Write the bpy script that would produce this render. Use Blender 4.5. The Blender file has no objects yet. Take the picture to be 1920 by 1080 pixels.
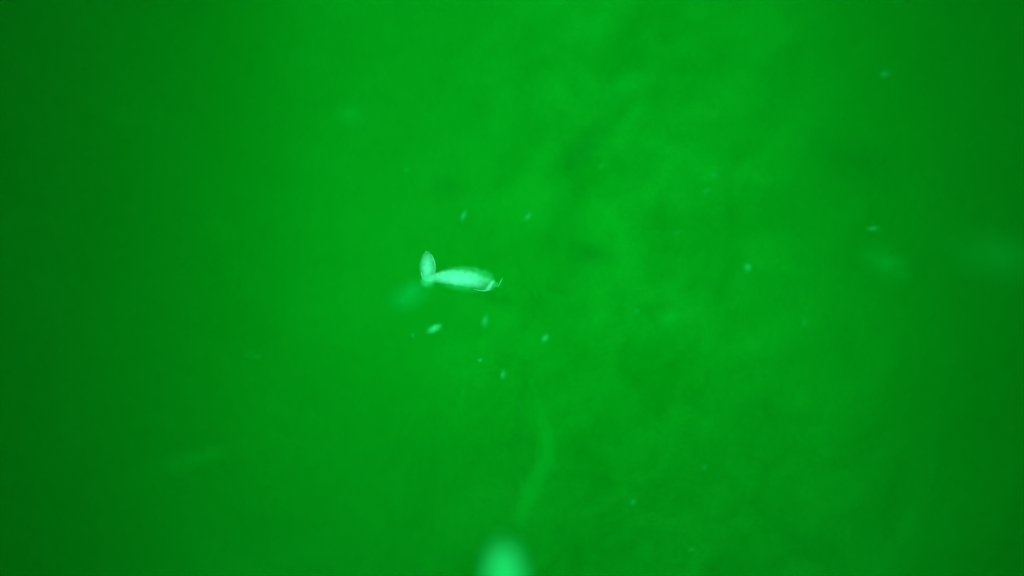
import bpy, bmesh, math, random
from mathutils import Vector, Matrix, noise
R = math.radians
S = bpy.context.scene
C = bpy.context.collection
random.seed(7)

# ------------------------------------------------------------------ camera, sky, sun, exposure
PITCH = 40.0                                   # the camera looks down at the lake bed
CAM = Vector((0.0, 0.0, 2.2))
cam = bpy.data.cameras.new('camera'); co = bpy.data.objects.new('camera', cam); C.objects.link(co)
cam.lens = 31.0; cam.sensor_width = 36.0; cam.clip_start = 0.01; cam.clip_end = 400
co.location = CAM; co.rotation_euler = (R(90 - PITCH), 0, 0)
S.camera = co
FWD = Vector((0, math.cos(R(PITCH)), -math.sin(R(PITCH))))
UP = Vector((0, math.sin(R(PITCH)), math.cos(R(PITCH))))
RT = Vector((1, 0, 0))
cam.dof.use_dof = True; cam.dof.focus_distance = 1.30; cam.dof.aperture_fstop = 1.0
HALF = 18.0 / 31.0
def at(px, py, d):                             # where a thing seen at that pixel stands, d metres off
    return CAM + FWD * d + RT * ((px - 960) / 960 * HALF * d) + UP * ((540 - py) / 960 * HALF * d)
def pxm(d): return 2 * d * HALF / 1920         # metres per photo pixel at distance d

SUN_ELEV, SUN_AZ = 42.0, 1.5                   # behind the camera, shining down along its view
w = bpy.data.worlds.new('World'); S.world = w; w.use_nodes = True
nt = w.node_tree
sky = nt.nodes.new('ShaderNodeTexSky'); sky.sky_type = 'NISHITA'; sky.sun_disc = False
sky.sun_elevation = R(SUN_ELEV); sky.sun_rotation = R(180 + SUN_AZ)
nt.links.new(sky.outputs[0], nt.nodes['Background'].inputs[0])
nt.nodes['Background'].inputs[1].default_value = 0.03
sl = bpy.data.lights.new('sun', 'SUN'); so = bpy.data.objects.new('sun', sl); C.objects.link(so)
sl.energy = 5.0; sl.angle = R(0.5); sl.color = (1.0, 0.97, 0.92)
sd = Vector((math.sin(R(SUN_AZ)) * math.cos(R(SUN_ELEV)), math.cos(R(SUN_AZ)) * math.cos(R(SUN_ELEV)), -math.sin(R(SUN_ELEV))))
so.location = (0, -6, 8); so.rotation_euler = sd.to_track_quat('-Z', 'Y').to_euler()
S.view_settings.view_transform = 'Standard'; S.view_settings.look = 'None'
S.view_settings.gamma = 1.0; S.view_settings.exposure = -0.32
S.cycles.use_denoising = True
S.cycles.volume_bounces = 3
S.cycles.max_bounces = 8

# ------------------------------------------------------------------ helpers
def link(name, me, mat=None, parent=None):
    o = bpy.data.objects.new(name, me); C.objects.link(o)
    if mat: me.materials.append(mat)
    if parent: o.parent = parent
    return o
def tag(o, label=None, cat=None, group=None, kind=None):
    if label: o['label'] = label
    if cat: o['category'] = cat
    if group: o['group'] = group
    if kind: o['kind'] = kind
    return o
def mat_new(name):
    m = bpy.data.materials.new(name); m.use_nodes = True; m.node_tree.nodes.clear()
    out = m.node_tree.nodes.new('ShaderNodeOutputMaterial'); return m, m.node_tree, out
def vol(name, color, density, g=-0.45, absorb=(0, 0, 0), soft=False):
    m, t, out = mat_new(name)
    p = t.nodes.new('ShaderNodeVolumePrincipled')
    p.inputs['Color'].default_value = (*color, 1); p.inputs['Density'].default_value = density
    p.inputs['Anisotropy'].default_value = g
    p.inputs['Absorption Color'].default_value = (*absorb, 1)
    if soft:                                   # thins out towards the rim, with wisps
        tc = t.nodes.new('ShaderNodeTexCoord')
        gr = t.nodes.new('ShaderNodeTexGradient'); gr.gradient_type = 'QUADRATIC_SPHERE'
        t.links.new(tc.outputs['Object'], gr.inputs[0])
        nz = t.nodes.new('ShaderNodeTexNoise'); nz.inputs['Scale'].default_value = 2.2; nz.inputs['Detail'].default_value = 2
        t.links.new(tc.outputs['Object'], nz.inputs['Vector'])
        r = t.nodes.new('ShaderNodeMapRange'); r.inputs['From Min'].default_value = .25; r.inputs['From Max'].default_value = .7
        r.inputs['To Min'].default_value = .3; r.inputs['To Max'].default_value = 1.7
        t.links.new(nz.outputs[0], r.inputs['Value'])
        m1 = t.nodes.new('ShaderNodeMath'); m1.operation = 'MULTIPLY'; t.links.new(gr.outputs['Fac'], m1.inputs[0]); t.links.new(r.outputs[0], m1.inputs[1])
        m2 = t.nodes.new('ShaderNodeMath'); m2.operation = 'MULTIPLY'; t.links.new(m1.outputs[0], m2.inputs[0]); m2.inputs[1].default_value = density * 2.2
        t.links.new(m2.outputs[0], p.inputs['Density'])
    t.links.new(p.outputs[0], out.inputs['Volume']); return m
def surf(name, color, rough=0.5, sss=0.0, alpha=1.0):
    m, t, out = mat_new(name)
    p = t.nodes.new('ShaderNodeBsdfPrincipled')
    p.inputs['Base Color'].default_value = (*color, 1); p.inputs['Roughness'].default_value = rough
    p.inputs['Subsurface Weight'].default_value = sss; p.inputs['Subsurface Radius'].default_value = (.01, .01, .01)
    p.inputs['Subsurface Scale'].default_value = 0.5
    nz = t.nodes.new('ShaderNodeTexNoise'); nz.inputs['Scale'].default_value = 260
    tc = t.nodes.new('ShaderNodeTexCoord'); t.links.new(tc.outputs['Object'], nz.inputs['Vector'])
    mx = t.nodes.new('ShaderNodeMapRange'); mx.inputs['To Min'].default_value = alpha * .7; mx.inputs['To Max'].default_value = alpha * 1.3
    t.links.new(nz.outputs[0], mx.inputs['Value']); t.links.new(mx.outputs[0], p.inputs['Alpha'])
    t.links.new(p.outputs[0], out.inputs['Surface']); return m

# ------------------------------------------------------------------ water (haze) and bed
def haze_mat():
    m, t, out = mat_new('green_water')
    p = t.nodes.new('ShaderNodeVolumePrincipled')
    p.inputs['Color'].default_value = (0.0, 0.90, 0.027, 1); p.inputs['Density'].default_value = 0.062
    p.inputs['Anisotropy'].default_value = -0.53
    a = t.nodes.new('ShaderNodeVolumeAbsorption'); a.inputs['Color'].default_value = (0, 1, 0.74, 1); a.inputs['Density'].default_value = 0.62
    ad = t.nodes.new('ShaderNodeAddShader')
    t.links.new(p.outputs[0], ad.inputs[0]); t.links.new(a.outputs[0], ad.inputs[1])
    t.links.new(ad.outputs[0], out.inputs['Volume']); return m
bm = bmesh.new(); bmesh.ops.create_cube(bm, size=1)
bmesh.ops.transform(bm, matrix=Matrix.Translation((0, 3, 0.85)) @ Matrix.Diagonal((36, 36, 4.3, 1)), verts=bm.verts)
me = bpy.data.meshes.new('haze'); bm.to_mesh(me); bm.free()
tag(link('haze', me, haze_mat()), 'murky bright green water filling the whole view', 'water', kind='stuff')

def bed_z(x, y):
    u = (x - 0.10) * (1 + .16 * noise.noise(Vector((7.3 if x < 0 else 2.1, y * .55, 1.7))))
    side_falloff = 2.6 * (1 - math.exp(-abs(u / (1.37 if u < 0 else 1.46)) ** 7))  # invented side slopes: a shorter water path darkens the left and right edges
    p = Vector((x, y, 0))
    n = noise.noise(p * 0.9 + Vector((3, 1, 0))) * .05
    q = Vector(((x * .8 - y * .6) * 2.6, (x * .6 + y * .8) * 1.1, 4))
    n += noise.noise(q) * .03 + noise.noise(p * 5.5) * .012
    far_falloff = 0.42 * max(0, y - 2.3)  # added rise at the back, cuts the lit water depth to dim the top
    return side_falloff + min(1.5, far_falloff) * math.exp(-side_falloff) + n - 0.05
bm = bmesh.new()
N = 240
def grid_c(i, n, span):
    t = i / n * 2 - 1
    return span * (0.22 * t + 0.78 * t ** 3)
vs = [[bm.verts.new((grid_c(i, N, 16), 3 + grid_c(j, N, 16), 0)) for j in range(N + 1)] for i in range(N + 1)]
for r in vs:
    for v in r: v.co.z = bed_z(v.co.x, v.co.y)
for i in range(N):
    for j in range(N): bm.faces.new((vs[i][j], vs[i + 1][j], vs[i + 1][j + 1], vs[i][j + 1]))
for f in bm.faces: f.smooth = True
me = bpy.data.meshes.new('seabed'); bm.to_mesh(me); bm.free()
m, t, out = mat_new('silt')
p = t.nodes.new('ShaderNodeBsdfPrincipled'); p.inputs['Roughness'].default_value = .95; p.inputs['Specular IOR Level'].default_value = .1
tc = t.nodes.new('ShaderNodeTexCoord'); mp = t.nodes.new('ShaderNodeMapping'); mp.vector_type = 'TEXTURE'; mp.inputs['Rotation'].default_value = (0, 0, R(-36)); mp.inputs['Scale'].default_value = (.55, .9, .8)
n1 = t.nodes.new('ShaderNodeTexNoise'); n1.inputs['Scale'].default_value = 2.4; n1.inputs['Detail'].default_value = 6; n1.inputs['Roughness'].default_value = .7; n1.inputs['Distortion'].default_value = .6
cr = t.nodes.new('ShaderNodeValToRGB')
cr.color_ramp.elements[0].position = .34; cr.color_ramp.elements[0].color = (.006, .009, .003, 1)
cr.color_ramp.elements[1].position = .68; cr.color_ramp.elements[1].color = (.14, .18, .04, 1)
t.links.new(tc.outputs['Object'], mp.inputs[0]); t.links.new(mp.outputs[0], n1.inputs['Vector'])
sx = t.nodes.new('ShaderNodeSeparateXYZ'); t.links.new(tc.outputs['Object'], sx.inputs[0])
n0 = t.nodes.new('ShaderNodeTexNoise'); n0.inputs['Scale'].default_value = .8; t.links.new(tc.outputs['Object'], n0.inputs['Vector'])
ma = t.nodes.new('ShaderNodeMath'); ma.operation = 'ADD'; t.links.new(sx.outputs[0], ma.inputs[0]); t.links.new(n0.outputs[0], ma.inputs[1])
mr = t.nodes.new('ShaderNodeMapRange'); mr.inputs['From Min'].default_value = 0.0; mr.inputs['From Max'].default_value = .9   # a patch of coarser silt
m2 = t.nodes.new('ShaderNodeMath'); m2.operation = 'PINGPONG'; m2.inputs[1].default_value = .95   # fades again towards the added side slopes
cl = t.nodes.new('ShaderNodeClamp'); cl.inputs['Min'].default_value = 0; cl.inputs['Max'].default_value = 1.9
mr.inputs['To Min'].default_value = .22
t.links.new(ma.outputs[0], cl.inputs[0]); t.links.new(cl.outputs[0], m2.inputs[0]); t.links.new(m2.outputs[0], mr.inputs['Value'])
mx = t.nodes.new('ShaderNodeMix'); mx.inputs['A'].default_value = .47; t.links.new(mr.outputs[0], mx.inputs['Factor']); t.links.new(n1.outputs[0], mx.inputs['B'])
t.links.new(mx.outputs['Result'], cr.inputs[0]); t.links.new(cr.outputs[0], p.inputs['Base Color']); t.links.new(p.outputs[0], out.inputs[0])
tag(link('seabed', me, m), 'silty mottled bed fading into the green water behind the fish', 'seabed', kind='structure')

# ------------------------------------------------------------------ fish
D = 1.30
K = pxm(D) / 8                                  # one unit of the outline below, in metres
def P(X, Y): return ((X - 950) * K, (640 - Y) * K)
def loft(profile, thick, seg=20, power=1.0, mid=None):
    """closed body from (X, Ytop, Ybottom) stations; thick = side width as a share of the height"""
    bm = bmesh.new(); rings = []
    for k, (X, Yt, Yb) in enumerate(profile):
        x, zt = P(X, Yt); _, zb = P(X, Yb)
        c, h = (zt + zb) / 2, (zt - zb) / 2
        th = thick[k] if isinstance(thick, (list, tuple)) else thick
        rings.append([bm.verts.new((x, h * th * math.cos(a), c + h * math.sin(a))) for a in [2 * math.pi * s / seg for s in range(seg)]])
    for a, b in zip(rings, rings[1:]):
        for s in range(seg): bm.faces.new((a[s], a[(s + 1) % seg], b[(s + 1) % seg], b[s]))
    bm.faces.new(list(reversed(rings[0]))); bm.faces.new(rings[-1])
    bmesh.ops.recalc_face_normals(bm, faces=bm.faces)
    for f in bm.faces: f.smooth = True
    me = bpy.data.meshes.new('loft'); bm.to_mesh(me); bm.free(); return me
def tube(pts, rad, seg=8):
    bm = bmesh.new(); rings = []
    for i, q in enumerate(pts):
        q = Vector(q); a = Vector(pts[max(0, i - 1)]); b = Vector(pts[min(len(pts) - 1, i + 1)])
        tq = (b - a).normalized(); s = tq.orthogonal().normalized() if abs(tq.y) > .9 else tq.cross(Vector((0, 1, 0))).normalized(); u = tq.cross(s)
        r = rad[i] if isinstance(rad, (list, tuple)) else rad
        rings.append([bm.verts.new(q + (s * math.cos(k) + u * math.sin(k)) * r) for k in [2 * math.pi * j / seg for j in range(seg)]])
    for a, b in zip(rings, rings[1:]):
        for s in range(seg): bm.faces.new((a[s], a[(s + 1) % seg], b[(s + 1) % seg], b[s]))
    bm.faces.new(list(reversed(rings[0]))); bm.faces.new(rings[-1])
    bmesh.ops.recalc_face_normals(bm, faces=bm.faces)
    for f in bm.faces: f.smooth = True
    me = bpy.data.meshes.new('tube'); bm.to_mesh(me); bm.free(); return me

PALE = (.92, .95, .93)
def flesh_mat(name, color, g, cx, cy, rx, ry, tilt, dmax, dmin):
    """soft see-through flesh, densest along the middle of the body"""
    m, t, out = mat_new(name)
    p = t.nodes.new('ShaderNodeVolumePrincipled'); p.inputs['Color'].default_value = (*color, 1); p.inputs['Anisotropy'].default_value = g
    p.inputs['Absorption Color'].default_value = (0, 0, 0, 1)
    tc = t.nodes.new('ShaderNodeTexCoord'); mp = t.nodes.new('ShaderNodeMapping'); mp.vector_type = 'TEXTURE'
    x, z = P(cx, cy); mp.inputs['Location'].default_value = (x, 0, z); mp.inputs['Rotation'].default_value = (0, R(tilt), 0)
    mp.inputs['Scale'].default_value = (rx * K, ry * K * 3, ry * K)
    gr = t.nodes.new('ShaderNodeTexGradient'); gr.gradient_type = 'SPHERICAL'
    nz = t.nodes.new('ShaderNodeTexNoise'); nz.inputs['Scale'].default_value = 120; nz.inputs['Detail'].default_value = 2
    t.links.new(tc.outputs['Object'], nz.inputs['Vector'])
    t.links.new(tc.outputs['Object'], mp.inputs[0]); t.links.new(mp.outputs[0], gr.inputs[0])
    r = t.nodes.new('ShaderNodeMapRange'); r.inputs['To Min'].default_value = dmin; r.inputs['To Max'].default_value = dmax
    r.interpolation_type = 'SMOOTHSTEP'
    t.links.new(gr.outputs['Fac'], r.inputs['Value'])
    n2 = t.nodes.new('ShaderNodeMapRange'); n2.inputs['From Min'].default_value = .3; n2.inputs['From Max'].default_value = .7; n2.inputs['To Min'].default_value = .55; n2.inputs['To Max'].default_value = 1.45
    t.links.new(nz.outputs[0], n2.inputs['Value'])
    m1 = t.nodes.new('ShaderNodeMath'); m1.operation = 'MULTIPLY'; t.links.new(r.outputs[0], m1.inputs[0]); t.links.new(n2.outputs[0], m1.inputs[1])
    t.links.new(m1.outputs[0], p.inputs['Density']); t.links.new(p.outputs[0], out.inputs['Volume']); return m
flesh = flesh_mat('fish_flesh', PALE, -.55, 890, 642, 620, 165, 7, 112, 8)
thin = flesh_mat('fin_membrane', (.40, .96, .60), -.55, 1090, 590, 620, 190, 6, 48, 2)
snout_m = vol('snout_skin', (.4, .96, .6), 26, -.55)
tailm = flesh_mat('tail_membrane', (.85, .96, .9), -.55, 500, 560, 170, 470, 0, 105, 16)
glass = surf('fin_ray', (.9, .95, .92), .3, 0, .75)

fish = bpy.data.objects.new('fish', None); C.objects.link(fish)
tag(fish, 'pale glowing fish with tall oval tail fin, near the middle of the green water', 'fish')
fish.matrix_world = Matrix.Translation(at(740 + 950 / 8, 440 + 640 / 8, D)) @ Matrix((
    (RT.x, FWD.x, UP.x, 0), (RT.y, FWD.y, UP.y, 0), (RT.z, FWD.z, UP.z, 0), (0, 0, 0, 1))) @ Matrix.Rotation(R(7), 4, 'Z')
body = link('body', loft([(560, 655, 660), (575, 590, 705), (640, 560, 725), (740, 540, 735), (850, 520, 755), (980, 512, 775), (1100, 525, 792),
                   (1220, 560, 808), (1320, 596, 824), (1400, 632, 834), (1460, 668, 828), (1500, 705, 805), (1515, 745, 760)], .55), flesh, fish)
link('dorsal_fin', loft([(640, 545, 560), (700, 508, 600), (800, 490, 600), (900, 468, 600), (1000, 456, 600), (1120, 464, 620), (1220, 472, 640), (1290, 512, 680),
                    (1400, 528, 720), (1470, 570, 740), (1500, 640, 760), (1510, 690, 740)], .34), thin, fish)
link('anal_fin', loft([(600, 690, 700), (680, 690, 775), (800, 690, 825), (920, 700, 860), (1040, 720, 868), (1180, 740, 885), (1300, 760, 890), (1380, 790, 870), (1420, 820, 840)], .22),
     flesh_mat('anal_membrane', (.2, .96, .45), -.55, 1020, 760, 520, 160, 4, 40, 1), fish)
# tail: flat upright oval, pinched at the bottom third, with a bright rear edge
tail = link('tail_fin', None or loft([(348, 485, 500), (372, 425, 520), (392, 380, 600), (412, 322, 660), (428, 286, 680), (446, 260, 692), (466, 247, 700), (490, 243, 706), (512, 250, 710), (530, 268, 713), (548, 298, 716),
                    (575, 350, 714), (598, 410, 700), (612, 490, 640), (616, 540, 580)], .16), tailm, fish)
link('tail_lobe', loft([(378, 700, 740), (395, 650, 785), (440, 620, 800), (500, 615, 806), (555, 620, 800), (590, 650, 775), (612, 690, 730)], .30), flesh_mat('lobe_membrane', (.45, .96, .65), -.55, 495, 670, 190, 180, 0, 60, 3), fish)
def pl(pts, y=-.004): return [(P(X, Y)[0], y, P(X, Y)[1]) for X, Y in pts]
link('fin_ray', tube(pl([(545, 296), (572, 345), (592, 395), (605, 450), (608, 520), (600, 590)]), [.0003, .0008, .0009, .0007, .0006, .0003]), glass, tail)
link('fin_ray', tube(pl([(556, 352), (562, 380), (574, 405)]), [.0003, .0008, .0003]), glass, tail)
link('fin_ray', tube(pl([(458, 266), (480, 262), (497, 270)]), [.0003, .0006, .0003]), glass, tail)
link('fin_ray', tube(pl([(402, 560), (408, 600), (420, 640), (430, 662)]), [.0003, .0008, .0007, .0003]), glass, tail)
# gill cover, jaw line and the thin upturned whisker in front
link('gill_cover', loft([(1325, 838, 846), (1360, 812, 848), (1400, 762, 842), (1440, 706, 812), (1475, 676, 760), (1500, 672, 712), (1508, 684, 694)], .5), vol('gill_plate', PALE, 75, -.6), fish)
link('jaw', tube(pl([(1180, 822), (1260, 834), (1340, 843), (1400, 836), (1470, 818)], -.003), [.0002, .0004, .0008, .0006, .0002]), glass, fish)
link('snout', loft([(1490, 690, 800), (1515, 690, 800), (1545, 710, 790), (1565, 745, 775), (1578, 755, 762)], .5), snout_m, fish)
link('whisker', tube(pl([(1540, 785), (1565, 755), (1585, 715), (1600, 682), (1618, 640)]), [.0003, .0007, .0010, .0009, .0003]), surf('whisker_skin', (.25, .85, .5), .4, 0, .6), fish)

# ------------------------------------------------------------------ drifting specks and puffs
def lump(sx, sy, sz, seed, rough=.35, sub=3):
    bm = bmesh.new(); bmesh.ops.create_icosphere(bm, subdivisions=sub, radius=1)
    off = Vector((seed * 3.7, seed * 1.3, seed * 7.1))
    for v in bm.verts:
        d = 1 + rough * noise.noise(v.co * 1.5 + off) + rough * .5 * noise.noise(v.co * 3.6 + off)
        v.co = Vector((v.co.x * sx * d, v.co.y * sy * d, v.co.z * sz * d))
    for f in bm.faces: f.smooth = True
    me = bpy.data.meshes.new('lump'); bm.to_mesh(me); bm.free(); return me
BASIS = Matrix(((RT.x, FWD.x, UP.x, 0), (RT.y, FWD.y, UP.y, 0), (RT.z, FWD.z, UP.z, 0), (0, 0, 0, 1)))
mats = {}; GROW = 1.25
def drift(name, px, py, d, wpx, hpx, tilt, tau, label, cat, group=None, color=(.25, .95, .5), rough=.35, soft=False):
    """wpx x hpx: size seen, tau: how much of the light it stops in the middle"""
    k = pxm(d); sx, sz = (wpx + 2) / 2 * k * GROW, (hpx + 5) / 2 * k * GROW; sy = min(sx, sz) * 1.1
    key = (round(tau / (2 * sy), 1), color, soft)
    if key not in mats: mats[key] = vol('suspended_matter', color, key[0], soft=soft)
    o = link(name, lump(1, 1, 1, px + py, rough), mats[key])
    o.matrix_world = Matrix.Translation(at(px, py, d)) @ BASIS @ Matrix.Rotation(R(tilt), 4, 'Y') @ Matrix.Diagonal((sx, sy, sz, 1))
    tag(o, label, cat, group); return o
G1 = 'specks drifting in the green water'
G2 = 'faint silt puffs in the green water'
W = (.28, .97, .56)
for a in [
    (869, 404, 1.34, 11, 26, 20, 0.27, 'faint upright streak of a speck above the middle of the fish'),
    (990, 406, 1.36, 20, 9, -40, 0.25, 'small slanted speck up and right of the fish, above its whisker'),
    (814, 616, 1.27, 32, 12, -24, 1.28, 'brightest slanted speck below the tail of the fish'),
    (774, 628, 1.31, 9, 9, 0, 0.14, 'tiny dim speck left of the brightest slanted speck'),
    (909, 602, 1.20, 17, 26, 8, 0.27, 'soft rounded speck just below the head of the fish'),
    (1022, 634, 1.34, 20, 11, -52, 0.40, 'slanted speck low and right of the fish head'),
    (900, 675, 1.30, 11, 4, -20, 0.40, 'very thin tiny dash under the soft speck below the fish'),
    (943, 702, 1.30, 12, 18, 10, 0.30, 'small oval speck above the top of the curved strand'),
    (1637, 428, 1.5, 27, 8, -3, 0.28, 'flat horizontal bright dash on the right above the silt puff'),
    (1402, 501, 1.45, 17, 15, 0, 0.35, 'round bright speck midway between the fish and the right edge'),
    (1659, 139, 1.55, 24, 13, 5, 0.19, 'dim oval speck alone in the dark upper right corner'),
    (1187, 941, 1.4, 14, 14, 0, 0.17, 'dim round speck low down, right of the curved strand'),
    (1508, 605, 1.5, 16, 14, 20, 0.10, 'faint speck below and right of the round bright speck'),
    (1193, 583, 1.4, 13, 9, 0, 0.11, 'tiny faint speck right of the fish, left of a small haze puff'),
    (1321, 876, 1.45, 12, 12, 0, 0.10, 'tiny faint speck in the lower right, above and right of the dim round one'),
    (1325, 358, 1.45, 26, 11, -20, 0.10, 'faint tilted speck under a thin flat dash, upper right of the fish'),
    (1338, 329, 1.5, 24, 5, 0, 0.10, 'thin faint flat dash over a tilted speck, upper right of the fish'),
    (1128, 311, 1.4, 16, 8, -30, 0.08, 'faint small speck upper right, between the fish and the top edge'),
    (1297, 1030, 1.4, 22, 8, 0, 0.07, 'barely visible flat speck near the bottom edge, right of the blob'),
    (1270, 436, 1.4, 30, 7, -20, 0.05, 'barely visible tilted streak right of the fish, left of the thin dash'),
    (480, 668, 1.4, 34, 5, 8, 0.07, 'barely visible thin streak on the left, below the fish'),
    (762, 318, 1.4, 10, 10, 0, 0.07, 'barely visible dot above and left of the fish tail'),
    (868, 735, 1.4, 8, 14, 0, 0.07, 'barely visible upright dot left of the curved strand'),
]:
    drift('drifting_speck', *a, cat='speck', group=G1, color=W, soft=True)
for a in [
    (1660, 492, 1.7, 120, 70, 35, .12, 'pale soft puff of silt under the flat dash on the right'),
    (1875, 480, 1.75, 240, 130, 12, .10, 'large soft puff of silt cut by the right edge'),
    (655, 215, 1.6, 64, 50, 10, .10, 'faint small puff of silt high up and left of the fish'),
    (1254, 596, 1.5, 52, 36, 0, .09, 'small faint haze puff right of the fish, beside a tiny speck'),
    (1165, 165, 1.9, 150, 70, -30, .07, 'faint tilted puff of silt near the top, right of the middle'),
]:
    drift('silt_puff', *a, cat='silt puff', group=G2, color=(.02, .95, .22), rough=.4, soft=True)
drift('silt_puff', 768, 553, 1.30, 100, 62, -24, .18, 'bluish dim puff of silt below and left of the fish tail', 'silt puff', G2, (.04, .9, .4), .4, True)
drift('silt_puff', 370, 858, 1.7, 300, 40, -14, .045, 'very faint long smear of silt in the lower left', 'silt puff', G2, (.0, .95, .12), .4, True)
for a in [
    (1100, 474, 1.45, 130, 66, 10, 1.0, 'small dark smudge of silt right of the fish, level with it'),
    (1088, 280, 1.5, 200, 84, -42, .9, 'dark slanted smudge of silt above and right of the fish'),
    (835, 352, 1.5, 110, 60, 0, .7, 'faint dark smudge of silt straight above the fish'),
    (1610, 300, 1.5, 230, 110, 25, .7, 'broad dark smudge of silt in the upper right'),
]:
    drift('dark_silt_puff', *a, cat='silt puff', group='dark silt smudges in the green water', color=(.0, .10, .01), rough=.5, soft=True)
drift('blurred_blob', 945, 1072, 0.55, 74, 112, 0, 4.0, 'large soft bright blob cut off by the bottom edge', 'blob', None, (.09, .97, .36), .12, True)
# the faint curved strand above the blob
SP = [(996, 715), (1010, 760), (1022, 805), (1027, 840), (1020, 872), (1004, 900), (990, 930), (981, 956), (975, 980), (971, 1005)]
o = link('curved_strand', tube([at(px, py, 1.05 - .0010 * (py - 730)) for px, py in SP], [.001, .005, .008, .010, .0105, .0105, .010, .008, .005, .001], 12), vol('strand_slime', (.0, .95, .12), 1.1, -.53))
tag(o, 'faint pale strand curving down towards the bright blob at the bottom', 'strand')
